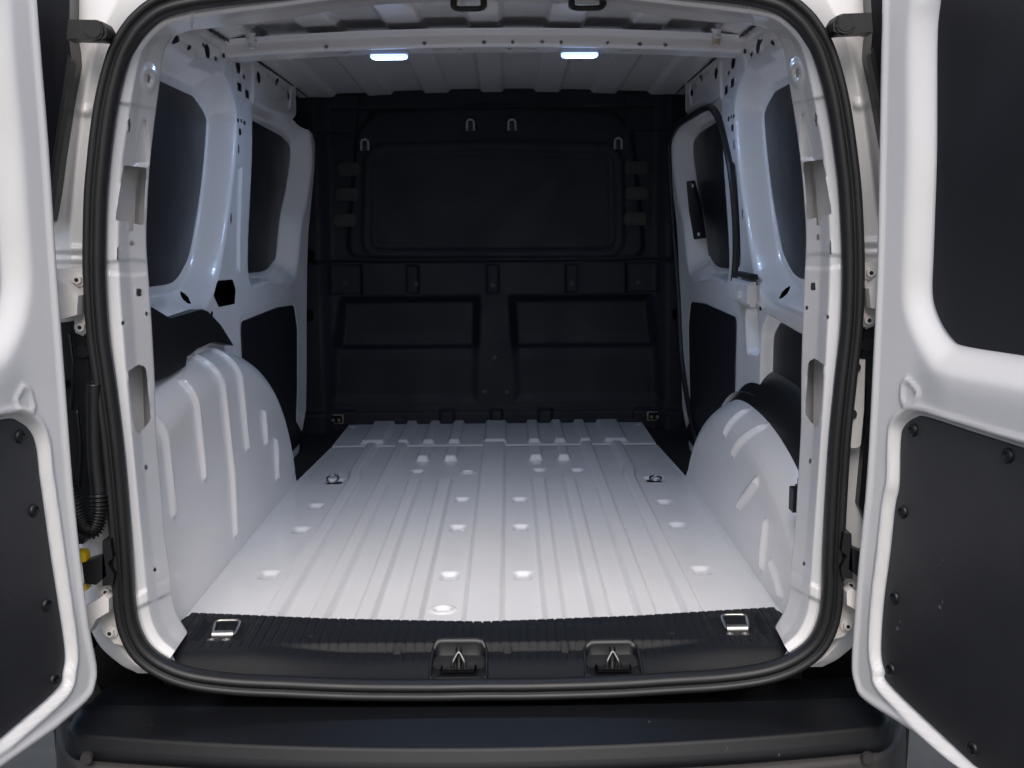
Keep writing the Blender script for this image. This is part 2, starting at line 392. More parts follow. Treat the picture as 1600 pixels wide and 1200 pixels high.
def wall_x(y, z, side):
    x = xb(y, z)
    for poly, tgt, w in ((rear_win, xw(y, z), 0.07), (front_win, xw(y, z), 0.03+0.05*ss(y, 1.3, 1.9))):
        d = sdf(poly, y, z); k = 1-ss(d, 0.006, w); x = x+(tgt-x)*np.minimum(k*1.15, 1)
    d = sdf(lowp, y, z); k = 1-ss(d, 0.004, 0.02); x = x+(XT-x)*k
    if side > 0: d = sdf(lowr, y, z); k = 1-ss(d, 0.004, 0.02); x = x+(0.70-x)*k; x = x+0.028*(1-ss(sdf(slot, y, z), -0.006, 0.008))
    # pressed fields along the top rail
    for pf in press: x = x+0.006*(1-ss(sdf(pf, y, z), -0.004, 0.008))
    d = np.maximum(np.abs(y-0.985)-0.02, np.abs(z-0.78)-0.13); x = x+0.006*(1-ss(d, 0.0, 0.012))
    return x
xb_f = lambda y, z: xb(y, z)
press = [fillet([tuple(onfn(a, b, xb, -1)[1:]) for a, b in q], 0.02) for q in (((313, 58), (352, 80), (349, 113), (311, 97)), ((366, 88), (397, 103), (396, 160), (378, 165), (364, 130)), ((418, 118), (456, 140), (453, 170), (416, 154)))]
rail_px = [(276, 62, 5, 10), (296, 74, 3, 4), (324, 80, 4, 11), (318, 71, 2, 3), (337, 92, 2.5, 4), (349, 87, 1.5, 4), (372, 104, 3.5, 10), (381, 120, 2, 3),
           (404, 121, 3, 9), (374, 136, 3.5, 7), (386, 147, 3, 7), (432, 128, 2.5, 6), (450, 148, 2.6, 8), (443, 141, 1.5, 3), (372, 188, 1.6, 3), (377, 189, 1.4, 3),
           (382, 192, 1.8, 4), (375, 206, 2.2, 6), (373, 233, 1, 8), (361, 342, 1, 9), (331, 490, 2, 4)]
wall_holes = []
wl_f = lambda y, z: wall_x(np.atleast_1d(y), np.atleast_1d(z), -1)[0]
for a, b, rx, ry in rail_px:
    c = onfn(a, b, wl_f, -1); e1 = onfn(a+rx, b, wl_f, -1); e2 = onfn(a, b+ry, wl_f, -1)
    hz = max(0.0055, abs(e2[2]-c[2])); hy = min(max(0.0055, abs(e1[1]-c[1])), 2.6*hz)
    if ry < 8 and rx < 1.3: hy = 0.0045
    if (a, b) in ((374, 136), (386, 147), (432, 128), (296, 74)): wall_holes.append(rect(c[1], c[2], 1.8*hy, 1.8*hz))
    else: wall_holes.append(ell((c[1], c[2]), hy, hz, 20))
hexh = [tuple(onfn(a/3, 380+b/3, wl_f, -1)[1:]) for a, b in ((1020, 175), (1090, 170), (1105, 215), (1100, 285), (1025, 300), (1000, 245))]
oval = [tuple(onfn(a/3, 380+b/3, wl_f, -1)[1:]) for a, b in ((845, 225), (860, 228), (885, 255), (897, 283), (880, 285), (855, 260))]
slot = fillet([tuple(onfn(a, b, xb_f, 1)[1:]) for a, b in ((1165, 487), (1182, 485), (1187, 545), (1183, 554), (1168, 550))], 0.02)
def wallmap(side, off=0.0):
    return lambda U, V: np.stack([side*(wall_x(U, V, side)-off), U, V], -1)
walls = {}
_c = [tuple(onfn(a, b, xb_f, -1)[1:]) for a, b in ((463, 186), (476, 198), (488, 209), (492, 225), (491, 265), (487, 310), (482, 360), (480, 413), (479, 500), (479, 580), (478, 640), (470, 690))]
_c = [(min(2.15, a), b) for a, b in _c]
wall_out = np.array([(-0.055, -0.015), (_c[-1][0]-0.05, -0.015)]+_c[::-1]+[(_c[0][0]+0.01, 1.27), (-0.055, 1.27)])
for s in (-1, 1):
    hl = list(wall_holes)+[fillet(oval, 0.02)]
    if s < 0: hl.append(fillet(hexh, 0.005))
    walls[s] = hsheet('side_wall', (-0.06, LY-0.005), (-0.02, 1.275), 0.0042, wallmap(s), 'paint', van, holes=hl, outline=wall_out, flip=s > 0)
    def pan(tgt, s=s): return lambda a, b, off: np.stack([np.full(a.shape, s*1.0)*((xw(a, b) if tgt is None else tgt)-0.003-off), a, b], -1)
    poly_panel('window_blank', rear_win, pan(None), 0.006, 'dark', walls[s], 'dark grey blanking panel in the rear side window')
    poly_panel('window_blank', front_win, pan(None), 0.006, 'dark', walls[s], 'dark grey blanking panel in the front side window')
    poly_panel('trim_board', fillet(np.array(lowp), 0.01), pan(XT), 0.004, 'wallboard', walls[s], 'black lower lining board')
    if s > 0: poly_panel('trim_board', lowr, pan(0.70), 0.004, 'wallboard', walls[s])
    # added black sheet behind the pressed metal paints shade, so the holes look dark
    bm = bmesh.new(); box(bm, (s*0.762, 1.05, 0.62), (0.006, 2.2, 1.34)); bmo('hole_shade_panel', bm, 'hole', walls[s])

# ------------------------------------------------------------------ bulkhead
def bp(px, py): q = on(px, py, 'y', LY); return (q[0], q[2])
winb = fillet([bp(582, 240), (bp(770, 232)), bp(960, 238), bp(963, 390), bp(578, 392)], 0.05)
archb = fillet([bp(545, 400), bp(560, 210), bp(585, 178), bp(770, 166), bp(958, 177), bp(985, 208), bp(1005, 400)], 0.05)
pl = [[bp(530, 462), bp(752, 460), bp(748, 628), bp(514, 628)], [bp(793, 460), bp(1020, 458), bp(1036, 624), bp(803, 626)]]
pl = [fillet(p, 0.012) for p in pl]
small = [[bp(560, 637), bp(690, 637), bp(690, 658), bp(560, 658)], [bp(709, 636), bp(768, 636), bp(768, 658), bp(709, 658)],
         [bp(784, 636), bp(842, 635), bp(842, 657), bp(784, 658)], [bp(861, 635), bp(989, 634), bp(989, 656), bp(861, 657)]]
zsh = bp(770, 405)[1]; zlow = bp(770, 460)[1]; zsp = bp(770, 541)[1]
brk = [bp(x, 430)[0] for x in (645, 770, 893)]
cornerb = [bp(461, 206), bp(555, 206), bp(560, 150), bp(461, 148)]
def bulk_y(X, Z):
    y = np.zeros(X.shape)
    y = y-0.011*(1-ss(sdf(archb, X, Z), -0.006, 0.016))
    d = sdf(winb, X, Z); y = y-0.005*trap(d, 0.006, 0.030, 0.018)+0.008*(1-ss(d, -0.012, 0.0))
    d = sdf(fillet(np.array(winb), 0.01), X, Z); y = y+0.0015*trap(d, -0.024, -0.018, 0.004)
    y = y-0.02*(1-ss(Z, zsh-0.015, zsh+0.004))                       # step below the window field
    for b in brk: y = y+0.012*trap(X, b-0.022, b+0.022, 0.008)*trap(Z, zlow+0.006, zsh-0.02, 0.012)
    for s in (-1, 1): y = y+0.012*trap(s*X, 0.50, 0.62, 0.01)*trap(Z, zlow+0.006, zsh-0.015, 0.012)
    for p in pl:
        d = sdf(p, X, Z); k = 1-ss(d, -0.035, 0.004)
        y = y+k*(0.018+0.016*np.clip((zsp-Z)/0.05, -1, 1)*-0.5+0.02*ss(Z, zsp-0.01, zsp+0.01))
    for p in small: y = y+0.01*(1-ss(sdf(p, X, Z), -0.006, 0.002))
    y = y-0.06*ss(np.abs(X), 0.60, 0.66)*0.6
    for s in (-1, 1): y = y-0.02*(1-ss(sdf(np.array(cornerb)*np.array([1, 1]), -s*np.abs(X)*0-np.abs(X), Z), 0.0, 0.01))*0.5
    y = y-0.02*(1-ss(Z, 0.045, 0.07))
    y = y+0.006*trap(Z, 1.185, 1.192, 0.006)*(np.abs(X) < 0.6)
    return LY+y
ovs = [fillet([bp(a-9, b-10), bp(a+7, b-10), bp(a+7, b+9), bp(a-9, b+9)], 0.02) for a, b in ((489, 262), (487, 400), (487, 492), (1054, 262), (1056, 400), (1056, 490))]
bulk = hsheet('bulkhead', (-0.80, 0.80), (-0.02, 1.30), 0.005, lambda U, V: np.stack([U, bulk_y(U, V), V], -1), 'bulk', van,
              label='dark plastic bulkhead with blanked window field', holes=ovs)
bm = bmesh.new(); box(bm, (0, LY+0.10, 0.62), (1.66, 0.01, 1.5)); bmo('hole_shade_panel', bm, 'hole', bulk)  # added black sheet, paints the shade seen through the bulkhead slots
def surf_b(px, py):
    q = on(px, py, 'y', LY-0.02); return np.array([q[0], float(bulk_y(np.array([q[0]]), np.array([q[2]]))[0]), q[2]])
for a, b in ((570, 226), (966, 224), (735, 195), (800, 195)):
    c = surf_b(a, b); R_ = 0.013
    pts = [c+np.array([-R_, -0.012, -0.022]), c+np.array([-R_, -0.014, 0.004])]+[c+np.array([-R_*math.cos(t), -0.014, 0.006+R_*math.sin(t)]) for t in np.linspace(0.2, math.pi-0.2, 9)]+[c+np.array([R_, -0.014, 0.004]), c+np.array([R_, -0.012, -0.022])]
    tube('hook', pts, 0.0048, 'hook', bulk, 8)
    bm = bmesh.new(); box(bm, c+np.array([0, -0.004, -0.006]), (0.016, 0.014, 0.03)); bmo('hook_boss', bm, 'plastic', bulk, bevel=0.003)
for a, b in ((544, 264), (542, 304), (538, 344), (995, 262), (995, 302), (993, 342)):
    c = surf_b(a, b); bm = bmesh.new(); box(bm, c+np.array([0, -0.006, 0]), (0.085, 0.03, 0.048)); bmo('rubber_pad', bm, 'plastic', bulk, bevel=0.008)
for a, b in ((773, 558), (757, 612), (792, 612), (539, 443), (997, 441), (650, 444), (770, 446), (893, 443)):
    c = surf_b(a, b); bm = bmesh.new(); cyl(bm, c+np.array([0, 0.004, 0]), c+np.array([0, -0.005, 0]), 0.009, 0.008, 14); box(bm, c+np.array([0, -0.005, 0]), (0.009, 0.004, 0.003))
    bmo('screw', bm, 'plastic', bulk, bevel=0.0008)
for a, b in ((527, 653), (1021, 648)):
    c = surf_b(a, b); bm = bmesh.new(); box(bm, c+np.array([0, -0.004, 0]), (0.058, 0.006, 0.04)); e = bmo('lashing_plate', bm, 'metal', bulk, bevel=0.004)
    bm = bmesh.new(); box(bm, c+np.array([0, -0.0075, 0]), (0.046, 0.003, 0.028)); bmo('recess', bm, 'gloss', e, bevel=0.001)
    for k in (-1, 1):
        bm = bmesh.new(); cyl(bm, c+np.array([k*0.011, -0.006, -0.003]), c+np.array([k*0.011, -0.012, -0.003]), 0.007, 0.006, 12); bmo('rivet', bm, 'metal', e, bevel=0.001)

# ------------------------------------------------------------------ roof, cross beam, interior lamps
def roof_z0(X, Y):
    return 1.232+0.035*ss(Y, -0.1, 1.1)-0.022*ss(Y, 1.3, 2.2)-0.018*(X/0.62)**2
def roof_z(X, Y):
    z = roof_z0(X, Y)
    for c in (0.1, 0.31, 0.52): z = z-0.012*trap(np.abs(X), c-0.058, c+0.058, 0.013)*-1
    return z
roof = hsheet('roof_panel', (-0.70, 0.70), (-0.10, LY+0.06), 0.006, lambda U, V: np.stack([U, V, roof_z(U, V)], -1), 'paint', van,
              label='ribbed white roof panel')
BYr, BYf = 0.88, 0.985                           # rear and front edge of the roof cross beam
zr_ = lambda px, py: on(px, py, 'y', BYr)
def beam_pt(X, k):
    top, low = 1.247-0.02*(X/0.62)**2, 1.206-0.018*(X/0.62)**2
    prof = [(BYr-0.022, top), (BYr-0.02, top-0.003), (BYr, top-0.012), (BYr+0.004, low+0.006), (BYr+0.012, low), (BYf-0.012, low-0.002), (BYf-0.004, low+0.006), (BYf+0.002, low+0.03), (BYf+0.02, low+0.033)]
    return prof[k]
bx = np.linspace(-0.662, 0.662, 346); kk = 40
prof0 = None
Pb = np.zeros((len(bx), 0, 3)); rows = []
for X in bx:
    pr = np.array([beam_pt(X, k) for k in range(9)]); d = np.r_[0, np.cumsum(np.hypot(*np.diff(pr, axis=0).T))]
    t = np.linspace(0, d[-1], kk); rows.append(np.stack([np.full(kk, X), np.interp(t, d, pr[:, 0]), np.interp(t, d, pr[:, 1])], -1)); Ld = d[-1]
Pb = np.array(rows)
Ub, Vb = np.meshgrid(bx, np.linspace(0, Ld, kk), indexing='ij'); vb = lambda m: m
bh = []
for px in (509, 663, 756, 801, 847, 877, 950, 1000, 1040): bh.append(ell((zr_(px, 64)[0], 0.043), 0.006 if px not in (801, 877, 950) else 0.0045, 0.006, 12))
for px in (536, 683, 831, 980): bh.append(rect(zr_(px, 80)[0], 0.085, 0.030, 0.007))
for px in (718, 796): bh.append(rect(zr_(px, 80)[0], 0.085, 0.012, 0.010))
U2, V2, keepb = cut(Ub.copy(), Vb.copy(), 0.0038, bh)
Pb[..., 0] += U2-Ub
dv = (V2-Vb)/(Ld/(kk-1)); g = np.gradient(Pb, axis=1); Pb = Pb+g*dv[..., None]
beam = grid_obj('cross_beam', Pb, keepb, 'paint', van, 'white roof cross beam with round holes carrying two lit lamps')
for px in (607, 905):
    c = on(px, 80, 'z', 1.20); X = c[0]; low = 1.206-0.018*(X/0.62)**2
    lampb = bmesh.new(); box(lampb, (X, 0.925, low-0.006), (0.098, 0.036, 0.014))
    lo = bmo('interior_lamp', lampb, 'lampbody', beam, bevel=0.003, label='lit blue-white roof lamp')
    bm = bmesh.new(); box(bm, (X, 0.920, low-0.0150), (0.094, 0.028, 0.012)); bmo('lens', bm, 'led', lo, bevel=0.003)
    bm = bmesh.new(); box(bm, (X, 0.918, low-0.0212), (0.074, 0.014, 0.002)); bmo('led_strip', bm, 'ledcore', lo, bevel=0.001)
    al = bpy.data.lights.new('lamp_light', 'AREA'); al.shape = 'RECTANGLE'; al.size = 0.085; al.size_y = 0.022; al.energy = 0.9; al.color = (0.42, 0.62, 1.0)
    ao = bpy.data.objects.new('lamp_light', al); sc.collection.objects.link(ao); ao.location = (X, 0.922, low-0.0235); ao.parent = lo
for s in (-1, 1):                                # roof side rail and its fixings
    pts = crom([(s*0.628, -0.08, 1.205), (s*0.636, 0.3, 1.225), (s*0.648, 0.9, 1.240), (s*0.664, 1.5, 1.246), (s*0.675, 2.17, 1.243)], 60)
    v_, f_ = [], []
    for i, p in enumerate(pts):
        for a, b in ((-0.03, 0.03), (-0.07, 0.008), (-0.05, -0.004), (-0.012, -0.012), (0.02, -0.02), (0.03, 0.03)): v_.append(p+np.array([s*a, 0, b]))
    for i in range(len(pts)-1):
        for k in range(5): f_.append((i*6+k, i*6+k+1, (i+1)*6+k+1, (i+1)*6+k))
    rail = pyd('roof_rail', v_, f_, 'paint', van)
    tube('sealant_bead', [p+np.array([s*-0.004, 0, -0.018+0.002*math.sin(i*2.1)]) for i, p in enumerate(crom(pts, 160)[10:])], 0.003, 'plastic', rail, 6)
    for k, (yy, dz) in enumerate(((0.80, -0.006), (0.87, -0.012), (0.93, -0.014), (0.97, -0.012))):
        bm = bmesh.new(); x0 = s*(0.572+0.012*k); zz = 1.222+dz
        cyl(bm, (x0, yy, zz+0.012), (x0, yy, zz-0.006), 0.012-0.001*k, 0.009, 14)
        bmo('plug', bm, 'cream' if (s > 0 and k in (1, 2)) else 'paint', rail, bevel=0.002)

# ------------------------------------------------------------------ wheel arches
def arch(side, yc, a_rear, a_front, H, xin, xout, rnd, beads, name, label, ylo, yhi, expo=2.0):
    ny, nv = 190, 120
    ys = np.linspace(ylo, yhi, ny); P = np.zeros((ny, nv, 3)); Yg = np.zeros((ny, nv)); Lg = np.zeros((ny, nv))
    for i, y in enumerate(ys):
        a = a_front if y > yc else a_rear
        q = min(1.0, abs(y-yc)/a); h = max(H*(1-q**expo)**(1/expo), 0.0)
        r = min(rnd, h*0.95+1e-4); lean = 0.015
        pts = [(xin, -0.01), (xin+0.002, max(0.0, (h-r)*0.5)), (xin+lean*max(h-r, 0)/0.4, max(0.0, h-r))]
        for t in np.linspace(0.1, 1, 10)*math.pi/2: pts.append((xin+lean*max(h-r, 0)/0.4+r*1.25*(1-math.cos(t)), max(0.0, h-r)+r*math.sin(t)))
        pts.append((xout, h+0.01)); pr = np.array(pts)
        d = np.r_[0, np.cumsum(np.hypot(*np.diff(pr, axis=0).T))]; t = np.linspace(0, d[-1], nv)
        P[i, :, 0] = np.interp(t, d, pr[:, 0]); P[i, :, 1] = y; P[i, :, 2] = np.interp(t, d, pr[:, 1]); Yg[i] = y; Lg[i] = t
    gy = np.gradient(P, axis=0); gv = np.gradient(P, axis=1); N = np.cross(gv, gy); N /= np.linalg.norm(N, axis=-1, keepdims=True)+1e-9
    if N[ny//3, 10, 0] > 0: N = -N
    disp = np.zeros((ny, nv))
    for (y0, z0), (y1, z1), wd in beads:         # raised beads between two points of the side view
        e = np.array([y1-y0, z1-z0]); L2 = e@e
        t = np.clip(((P[..., 1]-y0)*e[0]+(P[..., 2]-z0)*e[1])/L2, 0, 1)
        dd = np.hypot(P[..., 1]-y0-t*e[0], P[..., 2]-z0-t*e[1]); disp += 0.010*(1-ss(dd/(0.45+0.55*np.sin(np.pi*np.clip(t, 0.06, 0.94))**0.5), 0.0, wd))
    P = P+N*disp[..., None]; P[..., 0] *= side
    return grid_obj(name, P, None, 'paint', van, label, flip=side > 0)
bl = []
for top, bot, w_ in (((243, 628), (268, 800), 0.016), ((284, 602), (316, 743), 0.016), ((309, 568), (362, 832), 0.016), ((344, 553), (383, 698), 0.016), ((419, 627), (412, 690), 0.016), ((433, 670), (428, 745), 0.016)):
    p0 = on(*top, 'x', -0.62); p1 = on(*bot, 'x', -0.595); bl.append(((p1[1], max(p0[2], 0.1)), (p1[1]-0.01, p1[2]), w_))
archL = arch(-1, 0.50, 0.9, 0.72, 0.475, 0.585, 0.74, 0.085, bl, 'wheel_arch', 'tall white wheel arch cover with vertical pressed beads', -0.03, 1.2199, 2.4)
br = []
for top, bot in (((1158, 645), (1134, 676)), ((1184, 669), (1148, 708)), ((1206, 752), (1160, 790)), ((1224, 818), (1198, 884)), ((1235, 880), (1228, 930))):
    p0 = on(*top, 'x', 0.625); p1 = on(*bot, 'x', 0.595); br.append(((p0[1], p0[2]), (p1[1], p1[2]), 0.021))
archR = arch(1, 0.66, 0.72, 0.58, 0.325, 0.585, 0.66, 0.10, br, 'wheel_arch', 'low rounded white wheel arch in front of black cover', -0.03, 1.2395, 2.2)
# black covers over / behind the arches
cl = [on(a, b, 'x', -0.645) for a, b in ((232, 480), (262, 498), (290, 545), (285, 572), (262, 586), (236, 596))]
prism('arch_cover', fillet(np.array([(p[1], p[2]) for p in cl]), 0.004).tolist() and [(-0.638, p[1], p[2]) for p in cl], (-0.09, 0, 0), 'plastic', van, bevel=0.008, label='black plastic cover on the tall wheel arch')
cl = [on(a, b, 'x', -0.655) for a, b in ((262, 498), (312, 483), (322, 487), (342, 508), (362, 540), (330, 534), (305, 545), (292, 556))]
prism('arch_cover', [(-0.650, p[1], p[2]) for p in cl], (-0.08, 0, 0), 'plastic', van, bevel=0.006)
def cover_r():
    ny, nv = 60, 30; ys = np.linspace(-0.02, 1.0, ny); P = np.zeros((ny, nv, 3))
    for i, y in enumerate(ys):
        q = min(1, abs(y-0.55)/0.62); h = 0.405*math.sqrt(max(0, 1-q**2.4))
        for j, t in enumerate(np.linspace(0, 1, nv)):
            a = t*math.pi/2; P[i, j] = (0.635+0.075*(1-math.cos(a)), y, h*math.sin(a)**0.6 if t > 0 else 0)
    return P
grid_obj('arch_cover', cover_r(), None, 'plastic', van, 'black plastic cover behind the low wheel arch')
bm = bmesh.new(); c = on(1240, 780, 'y', 0.05); box(bm, c+np.array([0.03, 0, 0]), (0.07, 0.06, 0.075)); bmo('cover_foot', bm, 'plastic', van, bevel=0.015)
# white latch cover on the pillar of the sliding door
c = onfn(1171, 456, xb_f, 1)+np.array([-0.012, 0, 0]); bm = bmesh.new(); box(bm, c+np.array([-0.004, 0, 0]), (0.03, 0.24, 0.062)); lk = bmo('latch_cover', bm, 'paint', walls[1], bevel=0.008)
bm = bmesh.new(); cyl(bm, c+np.array([-0.018, -0.03, -0.005]), c+np.array([-0.024, -0.03, -0.005]), 0.011, 0.009, 16); bmo('bolt', bm, 'cast', lk, bevel=0.001)
bm = bmesh.new(); box(bm, c+np.array([0.0, 0.0, 0.043]), (0.02, 0.20, 0.012)); bmo('latch_slot', bm, 'hole', walls[1])
# sliding door seal and handle plate
sp_ = [(1092, 690), (1080, 640), (1068, 560), (1062, 450), (1054, 340), (1049, 260), (1049, 222), (1060, 198), (1085, 180), (1108, 168), (1120, 174), (1131, 200), (1145, 262), (1152, 330), (1154, 385), (1152, 425), (1150, 445)]
pts = crom([onfn(a, b, xb_f, 1)+np.array([-0.006, 0, 0]) for a, b in sp_], 120)
pts[:, 1] = np.minimum(pts[:, 1], LY-0.03)
tube('sliding_door_seal', pts, 0.0105, 'rubber', walls[1], 10)
hp = [onfn(a, b, lambda y, z: 0.69+0*y, 1) for a, b in ((1074, 284), (1082, 282), (1093, 322), (1100, 372), (1086, 374), (1078, 330))]
hb = prism('handle_plate', [p-np.array([0.004, 0, 0]) for p in hp], (0.012, 0, 0), 'plastic', walls[1], bevel=0.003)
for a, b in ((1083, 290), (1092, 366)):
    p = onfn(a, b, lambda y, z: 0.686+0*y, 1); bm = bmesh.new(); cyl(bm, p, p+np.array([-0.006, 0, 0]), 0.009, 0.007, 12); bmo('bolt', bm, 'metal', hb, bevel=0.001)

# ------------------------------------------------------------------ rear frame: pillars and header
ROWS = [((264, 1031), (292, 990)), ((238, 1013), (279, 969)), ((220, 980), (272, 950)), ((213, 943), (268, 930)), ((209, 907), (264, 888)), ((203, 833), (257, 838)),
        ((197, 777), (252, 777)), ((187, 680), (244, 680)), ((177, 597), (241, 597)), ((170, 523), (237, 520)), ((165, 463), (233, 457)), ((163, 390), (228, 385)), ((164, 333), (229, 325)),
        ((168, 260), (233, 260)), ((177, 200), (239, 203)), ((187, 143), (247, 141)), ((197, 100), (252, 100)), ((207, 77), (258, 73)), ((227, 53), (272, 55)), ((247, 33), (295, 47)),
        ((277, 23), (333, 43)), ((333, 13), (390, 37)), ((423, 2), (460, 27)), ((520, -8), (540, 13)), ((620, -14), (640, 5)), ((738, -17), (738, 2))]
A = crom([r[0] for r in ROWS], 900); B = crom([r[1] for r in ROWS], 900)
mid = (A+B)/2; arc = np.r_[0, np.cumsum(np.linalg.norm(np.diff(mid, axis=0), axis=1))]
tt = np.linspace(0, arc[-1], int(arc[-1]/2.3))
A = np.stack([np.interp(tt, arc, A[:, i]) for i in (0, 1)], -1); B = np.stack([np.interp(tt, arc, B[:, i]) for i in (0, 1)], -1)
NS = 32; S = np.linspace(-0.16, 1, NS)
PXg = A[:, None, :]+(B-A)[:, None, :]*S[None, :, None]
U, V = PXg[..., 0].copy(), PXg[..., 1].copy()
ph = [fillet([(193, 258), (229, 262), (224, 352), (180, 344)], 4), rect(205.5, 352, 6, 18), fillet([(200, 580), (218, 568), (228, 575), (236, 655), (215, 682), (208, 660)], 7),
      ell((206, 380), 3, 6.5), rect(217, 457, 8, 12), ell((192, 505), 2.6, 4.2), ell((229, 490), 2.2, 3.6), rect(184, 397, 2.6, 22), ell((228, 730), 2.5, 4), rect(202, 196, 3, 21), ell((232, 122), 3.2, 8),
      ell((242, 890), 2, 3.5)]
U, V, keep = cut(U, V, 2.25, ph)
Sg = np.broadcast_to(S[None, :], U.shape)
Dy = np.interp(Sg, [-0.2, 0, 0.12, 0.33, 0.42, 0.6, 1.0], [-0.176, -0.178, -0.178, -0.168, -0.152, -0.118, -0.062])
# pressed detail: overlap step, hole boss, funnel, foot bead
Dy = Dy-0.005*(1-ss(V-(U-180)*0.17, 158, 160.5))*(U < 300)
rr = np.hypot((U-233)/15, (V-123)/28); Dy = Dy-0.010*(1-ss(rr, 0.55, 1.0))+0.008*(1-ss(rr, 0.1, 0.5))
Dy = Dy+0.012*(1-ss(np.abs(U-(226-(V-180)*0.05))/(2+np.clip((V-185)*0.16, 0, 14)), 0.5, 1.1))*ss(V, 183, 190)*(1-ss(V, 255, 258))
Dy = Dy-0.006*trap(V+(U-215)*0.45, 928, 950, 8)
Dy = Dy+0.004*(1-ss(np.abs(V-418)+np.abs(U-205)*0.1, 8, 16))
Dd = FW[None, None, :]+RI[None, None, :]*((U-800)/FOC)[..., None]-UP[None, None, :]*((V-600)/FOC)[..., None]
P3 = CAM+Dd*((Dy-CAM[1])/Dd[..., 1])[..., None]
P3[-1, :, 0] = 0
out = np.stack([(A-B)[:, 0], 0*A[:, 0], np.maximum(-(A-B)[:, 1], -2.0)], -1); out /= np.linalg.norm(out, axis=1, keepdims=True)
ext = [P3[:, -1]+out*a+np.array([0, b, 0]) for a, b in ((0.003, 0.012), (0.012, 0.03), (0.05, 0.05), (0.09, 0.07))]
P3 = np.concatenate([P3]+[e[:, None, :] for e in ext], 1); keep = np.concatenate([keep, np.ones((keep.shape[0], 4), bool)], 1)
for s in (-1, 1):
    fr = grid_obj('rear_pillar', P3 if s < 0 else mir(P3), keep, 'paint', van, flip=s > 0, label='white pressed pillar with access holes beside the rear opening')
    # inner box wall of the pillar seen through its holes
    back = [P3[:420, 0]+np.array([0.012, 0.012, 0]), P3[:420, 14]+np.array([-0.035, 0.055, 0]), P3[:420, 31]+np.array([-0.03, 0.03, 0])]
    Pk = np.stack(back, 1); Pk = Pk if s < 0 else mir(Pk)
    grid_obj('pillar_inner_wall', Pk, None, 'paint', fr)

# ------------------------------------------------------------------ rubber seal round the opening
SC = [(738, 1079), (667, 1080), (550, 1079), (450, 1075), (367, 1071), (300, 1062), (255, 1046), (222, 1022), (203, 990), (194, 950), (190, 880), (184, 800), (175, 700), (163, 605), (152, 525), (147, 450), (146, 390),
      (148, 310), (153, 250), (160, 190), (169, 140), (183, 90), (197, 62), (217, 35), (250, 10), (300, -4), (380, -14), (500, -25), (620, -32), (738, -35)]
half = np.array([on(a, b, 'y', -0.2) for a, b in SC]); half[0, 0] = half[-1, 0] = 0
hc = crom(half, 300); full = np.concatenate([hc, mir(hc)[::-1][1:-1]])
pr = [(0.017*1.0, 0.012), (0.0185, 0.0), (0.0165, -0.011), (0.010, -0.016), (0.003, -0.013), (0.0005, -0.006), (-0.001, -0.005), (-0.003, -0.009), (-0.008, -0.013), (-0.014, -0.010), (-0.0175, -0.001), (-0.017, 0.012)]
seal = sweep('opening_seal', full, pr, 'rubber', van, True, 'black rubber seal around the rear opening')

# ------------------------------------------------------------------ sill trim with latches and lashing rings
so_ = [(-0.565, 0.062), (-0.3, 0.028), (0, 0.008), (0.3, 0.028), (0.565, 0.062), (0.592, -0.07), (0.585, -0.115), (0.555, -0.148), (0.50, -0.172), (0.42, -0.190), (-0.42, -0.190), (-0.50, -0.172), (-0.555, -0.148), (-0.585, -0.115), (-0.592, -0.07)]
lat = [on(717, 1035, 'z', -0.005), on(957, 1034, 'z', -0.005)]
ringc = [on(352, 986, 'z', 0.015), on(1150, 977, 'z', 0.015)]
def sill_z(X, Y):
    e = -0.105+0.02*np.clip((np.abs(X)-0.2)/0.3, 0, 1)
    low = trap(X, -0.33, 0.36, 0.22)
    z = 0.018-0.016*low*(1-ss(Y, -0.10, -0.088))-0.038*(1-ss(Y, -0.186, -0.125-0.03*low*0))*1.0*(1-low*0.45)
    z = z-0.003*(1-ss(np.abs(X), 0.0, 0.6))
    gx = np.abs(((X+X*(-Y)*0.0)/0.0172+0.5) % 1-0.5)*0.0172
    z = z-0.0016*(1-ss(gx, 0.0006, 0.0021))*ss(Y, -0.118-0.02*low, -0.108-0.02*low)
    ed = sdf(so_, X, Y); z = z-(0.0125-0.0115*ss(Y, -0.05, -0.01))*ss(ed, -0.014, 0.0)**2+0.003*ss(Y, -0.03, 0.0)
    for c in ringc:
        d = np.maximum(np.abs(X-c[0])/0.055, np.abs(Y-c[1]+0.0)/0.055); z = z-0.007*(1-ss(d, 0.7, 1.0))
    for a, b in scr: r = np.hypot(X-a, Y-b); z = z-0.004*(1-ss(r, 0.006, 0.011))
    return z
scr = [tuple(on(a, b, 'z', 0.01)[:2]) for a, b in ((620, 1012), (793, 1010), (883, 1008), (1050, 996), (486, 1000))]
nx, ny = 760, 90
U, V = np.meshgrid(np.linspace(-0.6, 0.6, nx), np.linspace(-0.2, 0.07, ny), indexing='ij')
pk = [fillet([(c[0]-0.052, c[1]-0.052), (c[0]+0.052, c[1]-0.052), (c[0]+0.05, c[1]+0.045), (c[0]-0.05, c[1]+0.045)], 0.018) for c in lat]
U, V, keep = cut(U, V, 0.0023, pk, np.array(so_))
sill = grid_obj('sill_trim', np.stack([U, V, sill_z(U, V)], -1), keep, 'sill', van, 'black ribbed plastic sill trim across the load edge')
bm = bmesh.new(); box(bm, (0, -0.06, -0.018), (0.98, 0.15, 0.02)); bmo('sill_base', bm, 'hole', sill)
